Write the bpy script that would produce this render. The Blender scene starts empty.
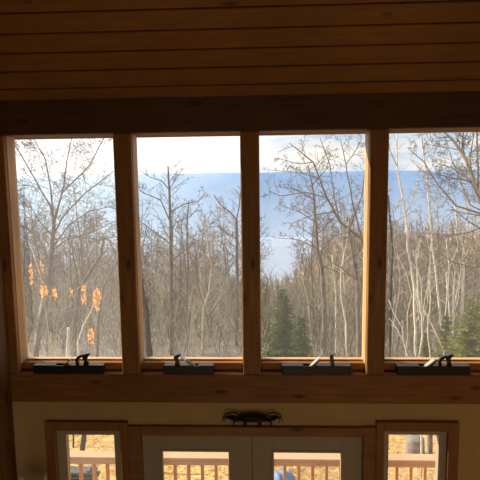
import bpy, math, random
from mathutils import Vector, Matrix
C = bpy.context.scene.collection
PI = math.pi

# ------------------------------------------------------------------ mesh helpers
class MB:
    def __init__(s): s.v=[]; s.f=[]; s.sm=[]
    def add(s, vs, fs, smooth=False):
        n=len(s.v); s.v.extend(tuple(p) for p in vs)
        for f in fs: s.f.append(tuple(i+n for i in f)); s.sm.append(smooth)
    def box(s, x0,x1,y0,y1,z0,z1):
        s.add([(x0,y0,z0),(x1,y0,z0),(x1,y1,z0),(x0,y1,z0),(x0,y0,z1),(x1,y0,z1),(x1,y1,z1),(x0,y1,z1)],
              [(0,3,2,1),(4,5,6,7),(0,1,5,4),(1,2,6,5),(2,3,7,6),(3,0,4,7)])
    def bbox(s, x0,x1,y0,y1,z0,z1,b=.006):
        # box with all edges chamfered
        cx,cy,cz=(x0+x1)/2,(y0+y1)/2,(z0+z1)/2; hx,hy,hz=(x1-x0)/2,(y1-y0)/2,(z1-z0)/2
        vs=[];idx={}
        for sx in(-1,1):
            for sy in(-1,1):
                for sz in(-1,1):
                    for a in range(3):
                        p=[sx*(hx-b),sy*(hy-b),sz*(hz-b)]
                        p[a]=(sx*hx,sy*hy,sz*hz)[a]
                        idx[(sx,sy,sz,a)]=len(vs); vs.append((cx+p[0],cy+p[1],cz+p[2]))
        fs=[]
        for a in range(3):
            o=[k for k in range(3) if k!=a]
            for sg in(-1,1):
                q=[]
                for (u,w) in((-1,-1),(1,-1),(1,1),(-1,1)):
                    k=[0,0,0];k[a]=sg;k[o[0]]=u;k[o[1]]=w;q.append(idx[tuple(k)+(a,)])
                fs.append(q)
        for a in range(3):
            b1,c1=[k for k in range(3) if k!=a]
            for u in(-1,1):
                for w in(-1,1):
                    q=[]
                    for (sa,ax) in((-1,b1),(1,b1),(1,c1),(-1,c1)):
                        k=[0,0,0];k[a]=sa;k[b1]=u;k[c1]=w;q.append(idx[tuple(k)+(ax,)])
                    fs.append(q)
        for sx in(-1,1):
            for sy in(-1,1):
                for sz in(-1,1): fs.append([idx[(sx,sy,sz,a)] for a in range(3)])
        s.add(vs,fs)
    def tube(s, pts, rad, n=6, cap=True, smooth=True):
        pts=[Vector(p) for p in pts]
        if not isinstance(rad,(list,tuple)): rad=[rad]*len(pts)
        t0=(pts[1]-pts[0]).normalized()
        ref=Vector((0,0,1)) if abs(t0.z)<.9 else Vector((1,0,0))
        u=t0.cross(ref).normalized()
        vs=[];m=len(pts)
        for i,p in enumerate(pts):
            t=(pts[min(i+1,m-1)]-pts[max(i-1,0)])
            if t.length<1e-9: t=t0
            t.normalize()
            u=(u-t*u.dot(t))
            if u.length<1e-6: u=t.cross(Vector((.3,.5,.8)))
            u.normalize(); w=t.cross(u)
            for k in range(n):
                a=2*PI*k/n; vs.append(p+(u*math.cos(a)+w*math.sin(a))*rad[i])
        fs=[]
        for i in range(m-1):
            for k in range(n):
                k2=(k+1)%n; fs.append((i*n+k,i*n+k2,(i+1)*n+k2,(i+1)*n+k))
        if cap: fs.append(tuple(reversed(range(n)))); fs.append(tuple((m-1)*n+k for k in range(n)))
        s.add(vs,fs,smooth)
    def prism(s, poly, y0, y1):
        # poly in (x,z), extruded along y
        n=len(poly); vs=[(x,y0,z) for x,z in poly]+[(x,y1,z) for x,z in poly]
        fs=[tuple(range(n)),tuple(reversed(range(n,2*n)))]+[(i,n+i,n+(i+1)%n,(i+1)%n) for i in range(n)]
        s.add(vs,fs)
    def lathe(s, prof, c=(0,0,0), n=32, fn=None):
        vs=[];m=len(prof)
        for i,(r,z) in enumerate(prof):
            for k in range(n):
                a=2*PI*k/n; dz=fn(a,i) if fn else 0
                vs.append((c[0]+r*math.cos(a),c[1]+r*math.sin(a),c[2]+z+dz))
        s.add(vs,[(i*n+k,i*n+(k+1)%n,(i+1)*n+(k+1)%n,(i+1)*n+k) for i in range(m-1) for k in range(n)],True)
    def ball(s, c, r, n=10, m=7):
        vs=[];fs=[]
        if not isinstance(r,(tuple,list)): r=(r,r,r)
        for i in range(m+1):
            th=PI*i/m
            for k in range(n):
                a=2*PI*k/n
                vs.append((c[0]+r[0]*math.sin(th)*math.cos(a),c[1]+r[1]*math.sin(th)*math.sin(a),c[2]+r[2]*math.cos(th)))
        s.add(vs,[(i*n+k,(i+1)*n+k,(i+1)*n+(k+1)%n,i*n+(k+1)%n) for i in range(m) for k in range(n)],True)
    def mesh(s,name,mat):
        me=bpy.data.meshes.new(name); me.from_pydata(s.v,[],s.f)
        me.polygons.foreach_set('use_smooth',s.sm); 
        if mat: me.materials.append(mat)
        me.update(); return me
    def build(s,name,mat,parent=None,loc=(0,0,0),rz=0):
        o=bpy.data.objects.new(name,s.mesh(name,mat)); C.objects.link(o)
        o.location=loc; o.rotation_euler=(0,0,rz)
        if parent: o.parent=parent
        return o

def tag(o,label=None,cat=None,group=None,kind=None):
    if label: o['label']=label
    if cat: o['category']=cat
    if group: o['group']=group
    if kind: o['kind']=kind
    return o
def empty(name,loc=(0,0,0),rz=0):
    o=bpy.data.objects.new(name,None); C.objects.link(o); o.location=loc; o.rotation_euler=(0,0,rz)
    o.empty_display_size=.1; return o

# ------------------------------------------------------------------ materials
def newmat(name):
    m=bpy.data.materials.new(name); m.use_nodes=True; nt=m.node_tree; nt.nodes.clear()
    out=nt.nodes.new('ShaderNodeOutputMaterial'); return m,nt,out
def L(nt,a,b): nt.links.new(a,b)
def ramp(nt,fac,stops):
    r=nt.nodes.new('ShaderNodeValToRGB'); e=r.color_ramp.elements
    while len(e)<len(stops): e.new(.5)
    for i,(p,c) in enumerate(stops): e[i].position=p; e[i].color=(*c,1) if len(c)==3 else c
    L(nt,fac,r.inputs[0]); return r.outputs[0]
def coords(nt,scale=(1,1,1),kind='Object',rot=(0,0,0)):
    t=nt.nodes.new('ShaderNodeTexCoord'); m=nt.nodes.new('ShaderNodeMapping')
    m.inputs['Scale'].default_value=scale; m.inputs['Rotation'].default_value=rot
    L(nt,t.outputs[kind],m.inputs[0]); return m.outputs[0]
def noise(nt,vec,scale,detail=4,rough=.6):
    n=nt.nodes.new('ShaderNodeTexNoise'); n.inputs['Scale'].default_value=scale
    n.inputs['Detail'].default_value=detail; n.inputs['Roughness'].default_value=rough
    L(nt,vec,n.inputs['Vector']); return n.outputs['Fac']
def mixc(nt,fac,a,b,mode='MIX'):
    m=nt.nodes.new('ShaderNodeMix'); m.data_type='RGBA'; m.blend_type=mode
    for s,v in((m.inputs[0],fac),(m.inputs[6],a),(m.inputs[7],b)):
        if hasattr(v,'links') or isinstance(v,bpy.types.NodeSocket): L(nt,v,s)
        elif isinstance(v,(int,float)): s.default_value=v
        else: s.default_value=(*v,1)
    return m.outputs[2]
def bsdf(nt,out,col,rough=.7,spec=.3,metal=0,bump=None,bs=.2):
    b=nt.nodes.new('ShaderNodeBsdfPrincipled')
    if isinstance(col,bpy.types.NodeSocket): L(nt,col,b.inputs['Base Color'])
    else: b.inputs['Base Color'].default_value=(*col,1)
    b.inputs['Roughness'].default_value=rough; b.inputs['Specular IOR Level'].default_value=spec
    b.inputs['Metallic'].default_value=metal
    if bump is not None:
        n=nt.nodes.new('ShaderNodeBump'); n.inputs['Strength'].default_value=bs; n.inputs['Distance'].default_value=.01
        L(nt,bump,n.inputs['Height']); L(nt,n.outputs[0],b.inputs['Normal'])
    L(nt,b.outputs[0],out.inputs[0]); return b
def wood(name,base,dark,axis='x',knots=True,rough=.55,spec=.3,var=0.0,pitch=None):
    m,nt,out=newmat(name)
    k={'x':(1.2,14,14),'y':(14,1.2,14),'z':(14,14,1.2)}[axis]
    v=coords(nt,k); g=noise(nt,v,2.2,6,.65)
    col=ramp(nt,g,[(.3,dark),(.72,base)])
    big=noise(nt,coords(nt,(1,1,1)),1.1,2,.5)
    col=mixc(nt,.55,col,ramp(nt,big,[(.3,(.62,.6,.58)),(.7,(1.2,1.2,1.2))]),'MULTIPLY')
    if knots:
        kk={'x':(1.7,5,5),'y':(5,1.7,5),'z':(5,5,1.7)}[axis]
        vo=nt.nodes.new('ShaderNodeTexVoronoi'); vo.inputs['Scale'].default_value=1.35
        L(nt,coords(nt,kk),vo.inputs['Vector'])
        kn=ramp(nt,vo.outputs['Distance'],[(.05,(1,1,1)),(.17,(0,0,0))])
        col=mixc(nt,kn,col,tuple(c*.33 for c in dark))
    bsdf(nt,out,col,rough,spec,bump=g,bs=.12); return m
def plain(name,col,rough=.6,spec=.3,metal=0,ns=30,amt=.25):
    m,nt,out=newmat(name); g=noise(nt,coords(nt),ns,4)
    c=ramp(nt,g,[(.3,tuple(x*(1-amt) for x in col)),(.7,tuple(min(1,x*(1+amt)) for x in col))])
    bsdf(nt,out,c,rough,spec,metal,bump=g,bs=.08); return m
def glass(name,dirt,tint=(1,1,1)):
    m,nt,out=newmat(name)
    tr=nt.nodes.new('ShaderNodeBsdfTransparent'); tr.inputs[0].default_value=(*[.97*t for t in tint],1)
    gl=nt.nodes.new('ShaderNodeBsdfGlossy'); gl.inputs['Roughness'].default_value=.02
    lw=nt.nodes.new('ShaderNodeFresnel'); lw.inputs[0].default_value=1.3
    m1=nt.nodes.new('ShaderNodeMixShader'); L(nt,lw.outputs[0],m1.inputs[0]); L(nt,tr.outputs[0],m1.inputs[1]); L(nt,gl.outputs[0],m1.inputs[2])
    tl=nt.nodes.new('ShaderNodeBsdfTranslucent'); tl.inputs[0].default_value=(1,.98,.95,1)
    n=noise(nt,coords(nt,(1,1,1)),3.5,5,.65)
    mr=nt.nodes.new('ShaderNodeMapRange'); mr.inputs[1].default_value=.25; mr.inputs[2].default_value=.75
    mr.inputs[3].default_value=dirt*.7; mr.inputs[4].default_value=dirt*1.3; L(nt,n,mr.inputs[0])
    m2=nt.nodes.new('ShaderNodeMixShader'); L(nt,mr.outputs[0],m2.inputs[0]); L(nt,m1.outputs[0],m2.inputs[1]); L(nt,tl.outputs[0],m2.inputs[2])
    L(nt,m2.outputs[0],out.inputs[0]); return m
def leafmat(name,c1,c2,trans=.5):
    m,nt,out=newmat(name)
    n=noise(nt,coords(nt),9,3); col=ramp(nt,n,[(.35,c1),(.65,c2)])
    d=nt.nodes.new('ShaderNodeBsdfDiffuse'); t=nt.nodes.new('ShaderNodeBsdfTranslucent'); mx=nt.nodes.new('ShaderNodeMixShader')
    mx.inputs[0].default_value=trans; L(nt,col,d.inputs[0]); L(nt,col,t.inputs[0])
    L(nt,d.outputs[0],mx.inputs[1]); L(nt,t.outputs[0],mx.inputs[2]); L(nt,mx.outputs[0],out.inputs[0]); return m
def bark(name,c1,c2,ns=6):
    m,nt,out=newmat(name); g=noise(nt,coords(nt,(3,3,.7)),ns,4)
    bsdf(nt,out,ramp(nt,g,[(.35,c1),(.65,c2)]),.9,.05); return m

CAMX,CAMY=.0873,-4.0116
M={}
M['beam']=wood('beam_wood',(.30,.130,.036),(.17,.066,.017),'x')
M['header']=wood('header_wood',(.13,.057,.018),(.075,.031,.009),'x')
M['post']=wood('post_wood',(.33,.16,.05),(.20,.085,.024),'z')
M['stop']=wood('frame_wood',(.62,.40,.19),(.48,.28,.12),'z',knots=False)
M['sillw']=wood('sill_wood',(.40,.17,.045),(.26,.10,.025),'x',knots=False)
M['ceil']=wood('ceiling_wood',(.295,.132,.030),(.215,.09,.020),'x')
M['casing']=wood('casing_wood',(.32,.155,.05),(.21,.09,.027),'z',knots=False)
M['casingx']=wood('casing_wood_flat',(.32,.155,.05),(.21,.09,.027),'x',knots=True)
M['sidewall']=wood('side_timber',(.15,.066,.017),(.088,.036,.009),'z')
M['plaster']=plain('plaster',(.47,.33,.165),.9,.1,0,6,.06)
M['door']=plain('door_paint',(.36,.305,.235),.5,.3,0,40,.03)
M['vinyl']=plain('vinyl_white',(.40,.345,.26),.45,.3,0,40,.03)
M['floor']=wood('floor_wood',(.42,.22,.09),(.28,.13,.05),'y')
M['iron']=plain('black_iron',(.014,.012,.011),.5,.4,.6,60,.4)
M['hinge']=plain('hinge_brass',(.32,.22,.1),.4,.5,.8,60,.2)
M['plane']=plain('dark_plane_wood',(.013,.010,.008),.42,.35,0,30,.35)
M['tote']=plain('dark_tote_wood',(.014,.009,.007),.35,.5,0,30,.35)
M['steel']=plain('grey_steel',(.45,.43,.40),.35,.5,.7,50,.2)
M['shade']=plain('white_shade',(.66,.62,.50),.6,.3,0,40,.03)
M['deck']=wood('deck_wood',(.42,.24,.14),(.30,.16,.09),'x',knots=False)
M['rail']=wood('rail_wood',(.64,.41,.24),(.52,.32,.17),'x',knots=False)
M['bal']=wood('baluster_wood',(.66,.35,.12),(.48,.23,.075),'z',knots=False)
M['barkg']=bark('bark_grey',(.10,.09,.08),(.24,.21,.185))
M['barkd']=bark('bark_dark',(.06,.055,.05),(.14,.13,.12))
M['barkp']=bark('bark_pale',(.48,.44,.37),(.80,.75,.66))
M['barkb']=bark('bark_brown',(.12,.095,.075),(.28,.225,.18))
M['barkf']=bark('bark_far',(.18,.15,.13),(.42,.36,.31),1)  # lightened bark: distance haze mixed into the colour
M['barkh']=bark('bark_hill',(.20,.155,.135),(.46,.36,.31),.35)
M['barkw']=bark('bark_warm',(.34,.29,.21),(.56,.49,.37))
M['brush']=bark('brush_twigs',(.20,.18,.13),(.48,.44,.33),.4)
M['brushd']=bark('brush_dark',(.07,.06,.05),(.20,.17,.14),.4)
M['needle']=leafmat('spruce_needles',(.05,.10,.035),(.13,.20,.06),.35)
M['needle2']=leafmat('olive_needles',(.15,.18,.04),(.34,.35,.09),.45)
M['copper']=leafmat('glint_orange',(.70,.30,.07),(.95,.52,.18),.65)  # orange of the glass reflections, put into leaf quads
M['litter']=leafmat('leaf_litter',(.50,.30,.09),(.85,.58,.20),.3)
M['tarp']=plain('blue_tarp',(.12,.19,.34),.6,.2,0,8,.2)
M['stone']=plain('grey_stone',(.22,.20,.18),.9,.1,0,8,.3)
M['grey_lumber']=plain('grey_lumber',(.14,.14,.14),.85,.1,0,12,.3)
G={1:glass('pane_hazy',.085),2:glass('pane_soft_haze',.045),3:glass('pane_light_haze',.035,(1,.985,.95)),4:glass('pane_warm',.045,(1,.985,.94)),5:glass('pane_door',.03)}

# ------------------------------------------------------------------ the room
SUN_AZ, SUN_EL = math.radians(64), math.radians(23)        # az: left of the outward direction
def struct(o,label,cat): return tag(o,label,cat,None,'structure')

b=MB()
XR=3.2
# front wall below the beam, with openings for the double door and both sidelights
YW0,YW1=.03,.17
OP=[(-1.67,-1.10,.25,2.075),(-.945,.918,0,2.047),(1.072,1.60,.25,2.09)]
xs=[-2.17]+[v for o_ in OP for v in o_[:2]]+[XR]
for i in range(0,len(xs),2): b.box(xs[i],xs[i+1],YW0,YW1,0,2.33)
for x0,x1,z0,z1 in OP:
    if z0>0: b.box(x0,x1,YW0,YW1,0,z0)
    b.box(x0,x1,YW0,YW1,z1,2.33)
b.box(2.07,XR,YW0,YW1,2.33,4.9)
struct(b.build('wall_front',M['plaster']),'tan plaster wall around the glass doors below the long timber','wall')
b=MB()
# left wall: upright timbers
for k in range(26):
    y1=-.005-.24*k; b.bbox(-2.17,-2.01,y1-.236,y1,0,9.0,.008)
struct(b.build('wall_left',M['sidewall']),'dark reddish timber side wall at the left edge','wall')
b=MB(); b.box(XR,XR+.15,-6.3,.3,0,11); struct(b.build('wall_right',M['plaster']),'plaster side wall on the right','wall')
b=MB(); b.box(-2.2,XR+.15,-6.4,-6.25,0,11.5); struct(b.build('wall_back',M['plaster']),'plaster wall at the back of the room','wall')
b=MB(); b.box(-2.2,XR+.15,-6.4,.17,-.15,0); struct(b.build('floor',M['floor']),'wooden floor of the room','floor')
# ceiling: tongue-and-groove boards running across, rising towards the room at 48 degrees
b=MB(); th=math.radians(48); cs,sn=math.cos(th),math.sin(th)
def cp(s,h,x): # s along slope, h below/above surface (positive = into the roof)
    return (x,.0-s*cs+h*sn, 4.784+s*sn+h*cs)
w=.1455; s0=.0907-w
rnd=random.Random(4)
for k in range(62):
    a=s0+k*w; e=a+w
    dh=rnd.uniform(-.0025,.0025)
    prof=[(a+.001,.022),(a+.007,.004+dh),(a+.016,dh),(e-.012,dh),(e-.005,.004+dh),(e-.001,.022)]
    vs=[cp(s,h,x) for x in(-2.2,XR+.1) for s,h in prof]; n=len(prof)
    b.add(vs,[(i,i+1,n+i+1,n+i) for i in range(n-1)])
vs=[cp(s,h,x) for x in(-2.2,XR+.1) for s,h in((-.4,.022),(9.0,.022),(9.0,.2),(-.4,.2))]
b.add(vs,[(0,1,5,4),(1,2,6,5),(2,3,7,6),(3,0,4,7),(0,3,2,1),(4,5,6,7)])
struct(b.build('ceiling',M['ceil']),'sloping ceiling of knotty tongue-and-groove pine boards','ceiling')

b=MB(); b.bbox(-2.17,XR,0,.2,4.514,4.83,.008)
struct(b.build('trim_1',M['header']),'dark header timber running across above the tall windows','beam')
b=MB(); b.bbox(-2.17,XR,0,.2,2.315,2.56,.008)
struct(b.build('trim_2',M['beam']),'long horizontal timber beneath the windows carrying the sill ledge','beam')
pl=['timber post in the left corner beside the hazy window','timber post between the first and second windows from left','timber post in the middle of the window row','timber post with a brightly sunlit side right of the spruce window','timber post beyond the rightmost window']
for i in range(5):
    b=MB(); b.bbox(-.0715,.0715,.006,.2,2.56,4.514,.006)
    struct(b.build('trim_%d'%(3+i),M['post'],loc=(i-2 if i else -2.018,0,0)),pl[i],'post')
wl=['hazy tall window with orange glints, leftmost of the four','tall window showing white sky above bare treetops','tall window with blue ridge and a green spruce behind','tall window with pale sunlit tree trunks, rightmost of the four']
for i in range(4):
    t=struct(empty('window_%d'%(i+1),(i-1.5 if i else -1.509,0,0)),wl[i],'window'); t.scale=(1 if i else 1.021,1,1)
    b=MB(); b.bbox(-.4285,.4285,.082,.2,2.56,2.628,.006)
    b.build('bottom_rail',M['sillw'],t)
    b=MB(); b.bbox(-.4285,-.4245,.05,.19,2.628,4.514,.0015); b.bbox(.4245,.4285,.05,.19,2.628,4.514,.0015); b.box(-.4245,.4245,.14,.19,2.628,2.640)
    b.build('window_frame',M['stop'],t)
    b=MB(); b.add([(-.4245,.156,2.64),(.4245,.156,2.64),(.4245,.156,4.514),(-.4245,.156,4.514)],[(0,1,2,3)])
    g=b.build('glass_pane',G[i+1],t)
# sidelights
for i,(cx0,cx1,ox0,ox1,gx0,gx1,ct,ot,gt,lab) in enumerate([
    (-1.745,-1.046,-1.662,-1.108,-1.58,-1.17,2.145,2.068,2.018,'narrow sidelight window left of the double glass doors'),
    (1.012,1.680,1.080,1.592,1.122,1.528,2.163,2.085,2.041,'narrow sidelight window right of the double glass doors')]):
    t=struct(empty('window_%d'%(5+i)),lab,'window')
    b=MB(); b.bbox(cx0,ox0,-.014,.032,.15,ct,.004); b.bbox(ox1,cx1,-.014,.032,.15,ct,.004); b.bbox(ox0,ox1,-.014,.032,ot,ct,.004); b.bbox(ox0,ox1,-.014,.032,.15,.25,.004)
    b.build('casing',M['casing'],t)
    b=MB(); b.box(ox0-.006,ox0,.032,.16,.25,ot); b.box(ox1,ox1+.006,.032,.16,.25,ot); b.box(ox0-.006,ox1+.006,.032,.16,ot,ot+.003); b.box(ox0,ox1,.032,.16,.25,.27)
    b.build('jamb',M['stop'],t)
    b=MB(); b.bbox(ox0,gx0,.02,.082,.27,ot,.003); b.bbox(gx1,ox1,.02,.082,.27,ot,.003); b.bbox(gx0,gx1,.02,.082,gt,ot,.003); b.bbox(gx0,gx1,.02,.082,.27,.33,.003)
    b.build('window_frame',M['vinyl'],t)
    b=MB(); b.add([(gx0,.078,.33),(gx1,.078,.33),(gx1,.078,gt),(gx0,.078,gt)],[(0,1,2,3)]); b.build('glass_pane',G[5],t)
# double door
b=MB()
b.bbox(-1.046,-.936,-.010,.032,0,2.108,.004); b.bbox(.910,1.012,-.010,.032,0,2.114,.004); b.bbox(-.936,.910,-.010,.032,2.031,2.110,.004)
b.box(-.945,-.936,.032,.16,0,2.031); b.box(.910,.918,.032,.16,0,2.031); b.box(-.936,.910,.032,.16,2.031,2.047)
struct(b.build('trim_8',M['casingx']),'wooden casing around the double glass doors','door casing')
for i,(x0,x1,gx0,gx1,lab) in enumerate([(-.933,-.0085,-0.762,-0.204,'left leaf of the double glass door'),(-.0045,.907,0.175,0.731,'right leaf of the double glass door')]):
    t=struct(empty('door_%d'%(i+1)),lab,'door'); gt=1.875
    b=MB(); b.bbox(x0,gx0,.03,.062,.01,2.028,.003); b.bbox(gx1,x1,.03,.062,.01,2.028,.003); b.bbox(gx0,gx1,.03,.062,gt,2.028,.002); b.bbox(gx0,gx1,.03,.062,.01,.30,.002)
    b.build('door_leaf',M['door'],t)
    b=MB(); r=.0
    b.bbox(gx0-.018,gx0+.001,.020,.058,.29,gt+.018,.003); b.bbox(gx1-.001,gx1+.018,.020,.058,.29,gt+.018,.003); b.bbox(gx0,gx1,.020,.058,gt-.001,gt+.018,.003); b.bbox(gx0,gx1,.020,.058,.29,.301,.003)
    b.build('pane_bead',M['vinyl'],t)
    b=MB(); b.add([(gx0,.055,.3),(gx1,.055,.3),(gx1,.055,gt),(gx0,.055,gt)],[(0,1,2,3)]); b.build('glass_pane',G[5],t)
    if i==0:
        b=MB(); b.bbox(-.030,.022,.063,.085,.01,2.03,.003); b.build('astragal',M['door'],t)
    hx=x0-.001 if i==0 else x1+.001
    for z in(.25,1.0,1.79):
        b=MB(); b.tube([(hx,.024,z-.045),(hx,.024,z+.045)],.007,8); b.ball((hx,.024,z+.05),.007); b.ball((hx,.024,z-.05),.007); b.build('hinge',M['hinge'],t)
    sx=x1-.075 if i==0 else x0+.075
    if i==1:
        b=MB(); b.bbox(sx-.022,sx+.022,.018,.031,.88,1.12,.004); b.tube([(sx,.03,.98),(sx,-.03,.98),(sx+.03,-.035,.98),(sx+.11,-.035,.975)],.009,8); b.build('door_handle',M['hinge'],t)

# ------------------------------------------------------------------ hand planes on the ledge
LZ=2.56
def plane_body(x0,x1,mouth,h=.072,slope=1):
    # long stock with an open mouth (escapement) cut from the top
    b=MB(); y0,y1=.004,.074; m0,m1=mouth
    b.bbox(x0,min(m0,m1),y0,y1,LZ,LZ+h,.004)
    b.bbox(max(m0,m1),x1,y0,y1,LZ,LZ+h,.004)
    a,c=min(m0,m1),max(m0,m1)
    b.box(a-.005,c+.005,y0,y0+.010,LZ,LZ+h-.003); b.box(a-.005,c+.005,y1-.010,y1,LZ,LZ+h-.003); b.box(a-.005,c+.005,y0+.010,y1-.010,LZ,LZ+.03)
    return b
def slab(p0,p1,t,y0,y1,tap=1):
    # slanted bar from p0 to p1 (x,z), thickness t
    d=Vector((p1[0]-p0[0],p1[1]-p0[1])); n=Vector((-d.y,d.x)).normalized()*t/2
    b=MB(); k=d.normalized()*t*.35
    b.prism([(p0[0]+n.x,p0[1]+n.y),(p0[0]-n.x,p0[1]-n.y),(p1[0]-n.x*tap-k.x,p1[1]-n.y*tap-k.y),(p1[0]-n.x*tap*.4,p1[1]-n.y*tap*.4),(p1[0]+n.x*tap*.4,p1[1]+n.y*tap*.4),(p1[0]+n.x*tap-k.x,p1[1]+n.y*tap-k.y)],y0,y1); return b
def tote(x,z,s=1,flip=1,closed=True):
    # saw-style handle: curved grip with a horn, and (closed) a front bow joining it to the stock
    b=MB()
    grip=[(.056,-.004),(.052,.018),(.046,.036),(.043,.052),(.053,.070),(.070,.084),(.066,.094),(.038,.092),(.012,.080),(.004,.062),(.012,.044),(.018,.024),(.012,-.004)]
    b.prism([(x+flip*s*(px-.01),z+s*pz) for px,pz in (grip if flip>0 else grip[::-1])],.026,.052)
    if closed:
        bow=[(-.050,-.004),(-.055,.02),(-.051,.048),(-.038,.068),(-.012,.080),(.012,.086),(.012,.066),(-.008,.056),(-.024,.046),(-.030,.034),(-.031,.018),(-.022,-.004)]
        b.prism([(x+flip*s*(px-.01),z+s*pz) for px,pz in (bow if flip>0 else bow[::-1])],.028,.050)
    return b
GP='old wooden hand planes on the window ledge'
def hplane(label): return tag(empty('hand_plane',(0,0,0)),label,'hand plane',GP)
T=LZ+.072
# 1: long jointer with closed handle on the right
t=hplane('long dark wooden jointer plane with a closed looped handle, under the hazy leftmost window'); t.location=(-1.526,.04,LZ)
def fin(b,name,m,t):
    o=b.build(name,m,t); o.matrix_parent_inverse=Matrix.Translation(-Vector(t.location)); return o
fin(plane_body(-1.822,-1.231,(-1.635,-1.560)),'body',M['plane'],t)
fin(slab((-1.585,LZ+.045),(-1.507,T+.048),.011,.016,.062),'blade',M['steel'],t)
fin(slab((-1.578,LZ+.042),(-1.545,T+.012),.016,.018,.060,.5),'wedge',M['tote'],t)
fin(tote(-1.405,T,1.0,1,True),'handle',M['tote'],t)
# 2: short plane, handle on left
t=hplane('short dark wooden plane with handle at its left end, under the second window from left'); t.location=(-.52,.04,LZ)
fin(plane_body(-.727,-.315,(-.515,-.445)),'body',M['plane'],t)
fin(slab((-.470,LZ+.045),(-.597,T+.078),.009,.014,.064),'blade',M['steel'],t)
fin(slab((-.462,LZ+.045),(-.545,T+.040),.022,.016,.062,.6),'wedge',M['tote'],t)
fin(tote(-.640,T,.95,1,False),'handle',M['tote'],t)
# 3: long plane with upright peg
t=hplane('long dark wooden plane with a straight upright peg handle, in front of the spruce window'); t.location=(.526,.04,LZ)
fin(plane_body(.246,.806,(.420,.490)),'body',M['plane'],t)
fin(slab((.458,LZ+.04),(.553,T+.060),.008,.014,.064),'blade',M['steel'],t)
fin(slab((.470,LZ+.04),(.555,T+.047),.018,.017,.061,.7),'wedge',M['tote'],t)
fin(slab((.658,T-.004),(.647,T+.092),.030,.022,.056),'handle',M['tote'],t)
# 4: long plane with closed handle
t=hplane('long dark wooden plane with pale angled blade and looped handle, under the rightmost window'); t.location=(1.466,.04,LZ)
fin(plane_body(1.176,1.757,(1.355,1.425)),'body',M['plane'],t)
fin(slab((1.392,LZ+.045),(1.482,T+.050),.010,.014,.064),'blade',M['steel'],t)
fin(slab((1.408,LZ+.045),(1.492,T+.046),.024,.017,.061,.7),'wedge',M['tote'],t)
fin(tote(1.570,T,.95,1,True),'handle',M['tote'],t)

# ------------------------------------------------------------------ iron crab over the doors
cz=2.110
t=tag(empty('crab_figure',(0,-.005,cz+.018)),'black iron crab figure with curved claws standing on the door casing','ornament')
b=MB(); b.ball((0,0,.050),(.160,.030,.020),24,10); b.ball((0,0,.064),(.105,.028,.030),20,8)
b.build('shell',M['iron'],t)
b=MB()
for k in range(13):
    x=-.085+.17*k/12; hgt=.034*(1-(x/.12)**2)+.010
    b.tube([(x,0,.07),(x*1.12,-.004,.074+hgt*.6),(x*1.2,-.002,.082+hgt)],[.007,.006,.002],6)
b.build('spines',M['iron'],t)
for sg in(-1,1):
    b=MB(); b.tube([(sg*x,-.008,z) for x,z in [(.11,.055),(.150,.052),(.185,.060),(.208,.078),(.205,.094)]],[.012,.013,.012,.009,.003],8)
    b.tube([(sg*x,-.006,z) for x,z in [(.10,.085),(.130,.106),(.168,.118),(.200,.112),(.228,.092),(.244,.066)]],[.007,.007,.006,.005,.004,.002],8)
    b.tube([(sg*x,-.012,z) for x,z in [(.185,.062),(.168,.082),(.140,.088)]],[.008,.006,.002],8)
    b.build('claw',M['iron'],t)
    for (x0,P) in((0,[(.13,.05),(.19,.075),(.232,.070),(.252,.030)]),(1,[(.12,.045),(.19,.070),(.222,.055),(.226,.024)]),(2,[(.12,.04),(.150,.026),(.160,-.018)])):
        b=MB(); yy=-.002+.003*x0
        b.tube([(sg*x,yy,z+(.003 if z<-.01 else 0)) for x,z in P],[.008,.007,.005,.003],6); b.build('leg',M['iron'],t)
for sg in(-1,1):
    b=MB(); b.bbox(sg*.06-.014,sg*.06+.014,-.004,.010,-.018,.04,.003); b.build('foot',M['iron'],t)

# ------------------------------------------------------------------ floor lamp in the lower left corner
t=tag(empty('floor_lamp',(-1.735,-.30,-.0)),'white bowl lamp shade just showing in the lower left corner','lamp')
b=MB(); b.lathe([(0,.0),(.13,.0),(.135,.012),(.12,.022),(.03,.035),(.014,.06),(0,.06)],n=28); b.build('base',M['iron'],t)
b=MB(); b.tube([(0,0,.03),(0,0,1.62)],.011,10); b.build('pole',M['iron'],t)
b=MB()
def saddle(a,i): return (.16*math.cos(a-.27)**2-.138)*(i/6.0 if i<=6 else (12-i)/6.0) if True else 0
prof=[(.02,1.62),(.05,1.635),(.075,1.665),(.09,1.70),(.098,1.74),(.100,1.785),(.103,1.832),(.097,1.785),(.095,1.74),(.086,1.70),(.07,1.67),(.045,1.642),(.0,1.63)]
b.lathe(prof,n=40,fn=saddle); b.build('lamp_shade',M['shade'],t)

# ------------------------------------------------------------------ deck and railing
b=MB()
for k in range(14): b.bbox(-5,5.5,.2+.142*k,.2+.142*k+.136,-.085,-.045,.004)
b.box(-5,5.5,.2,2.15,-.3,-.09)
struct(b.build('floor_deck',M['deck']),'wooden deck outside the glass doors','deck')
YR=1.69
t=tag(empty('deck_railing',(0,YR,-.085)),'brown wooden deck railing with flat cap and square balusters','railing')
def rb(b,name,m): o=b.build(name,m,t); o.location=(0,0,0); return o
b=MB(); b.bbox(-5,5.5,-.075,.075,.955,.985,.005); rb(b,'rail_cap',M['rail'])
b=MB(); b.bbox(-5,5.5,-.055,-.017,.885,.954,.004); rb(b,'top_rail',M['rail'])
b=MB(); b.bbox(-5,5.5,-.055,-.017,.09,.18,.004); rb(b,'bottom_rail',M['rail'])
for x in(-4.6,-2.75,3.05,5.2):
    b=MB(); b.bbox(x-.045,x+.045,.0,.09,0,.954,.004); rb(b,'post',M['bal'])
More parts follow.
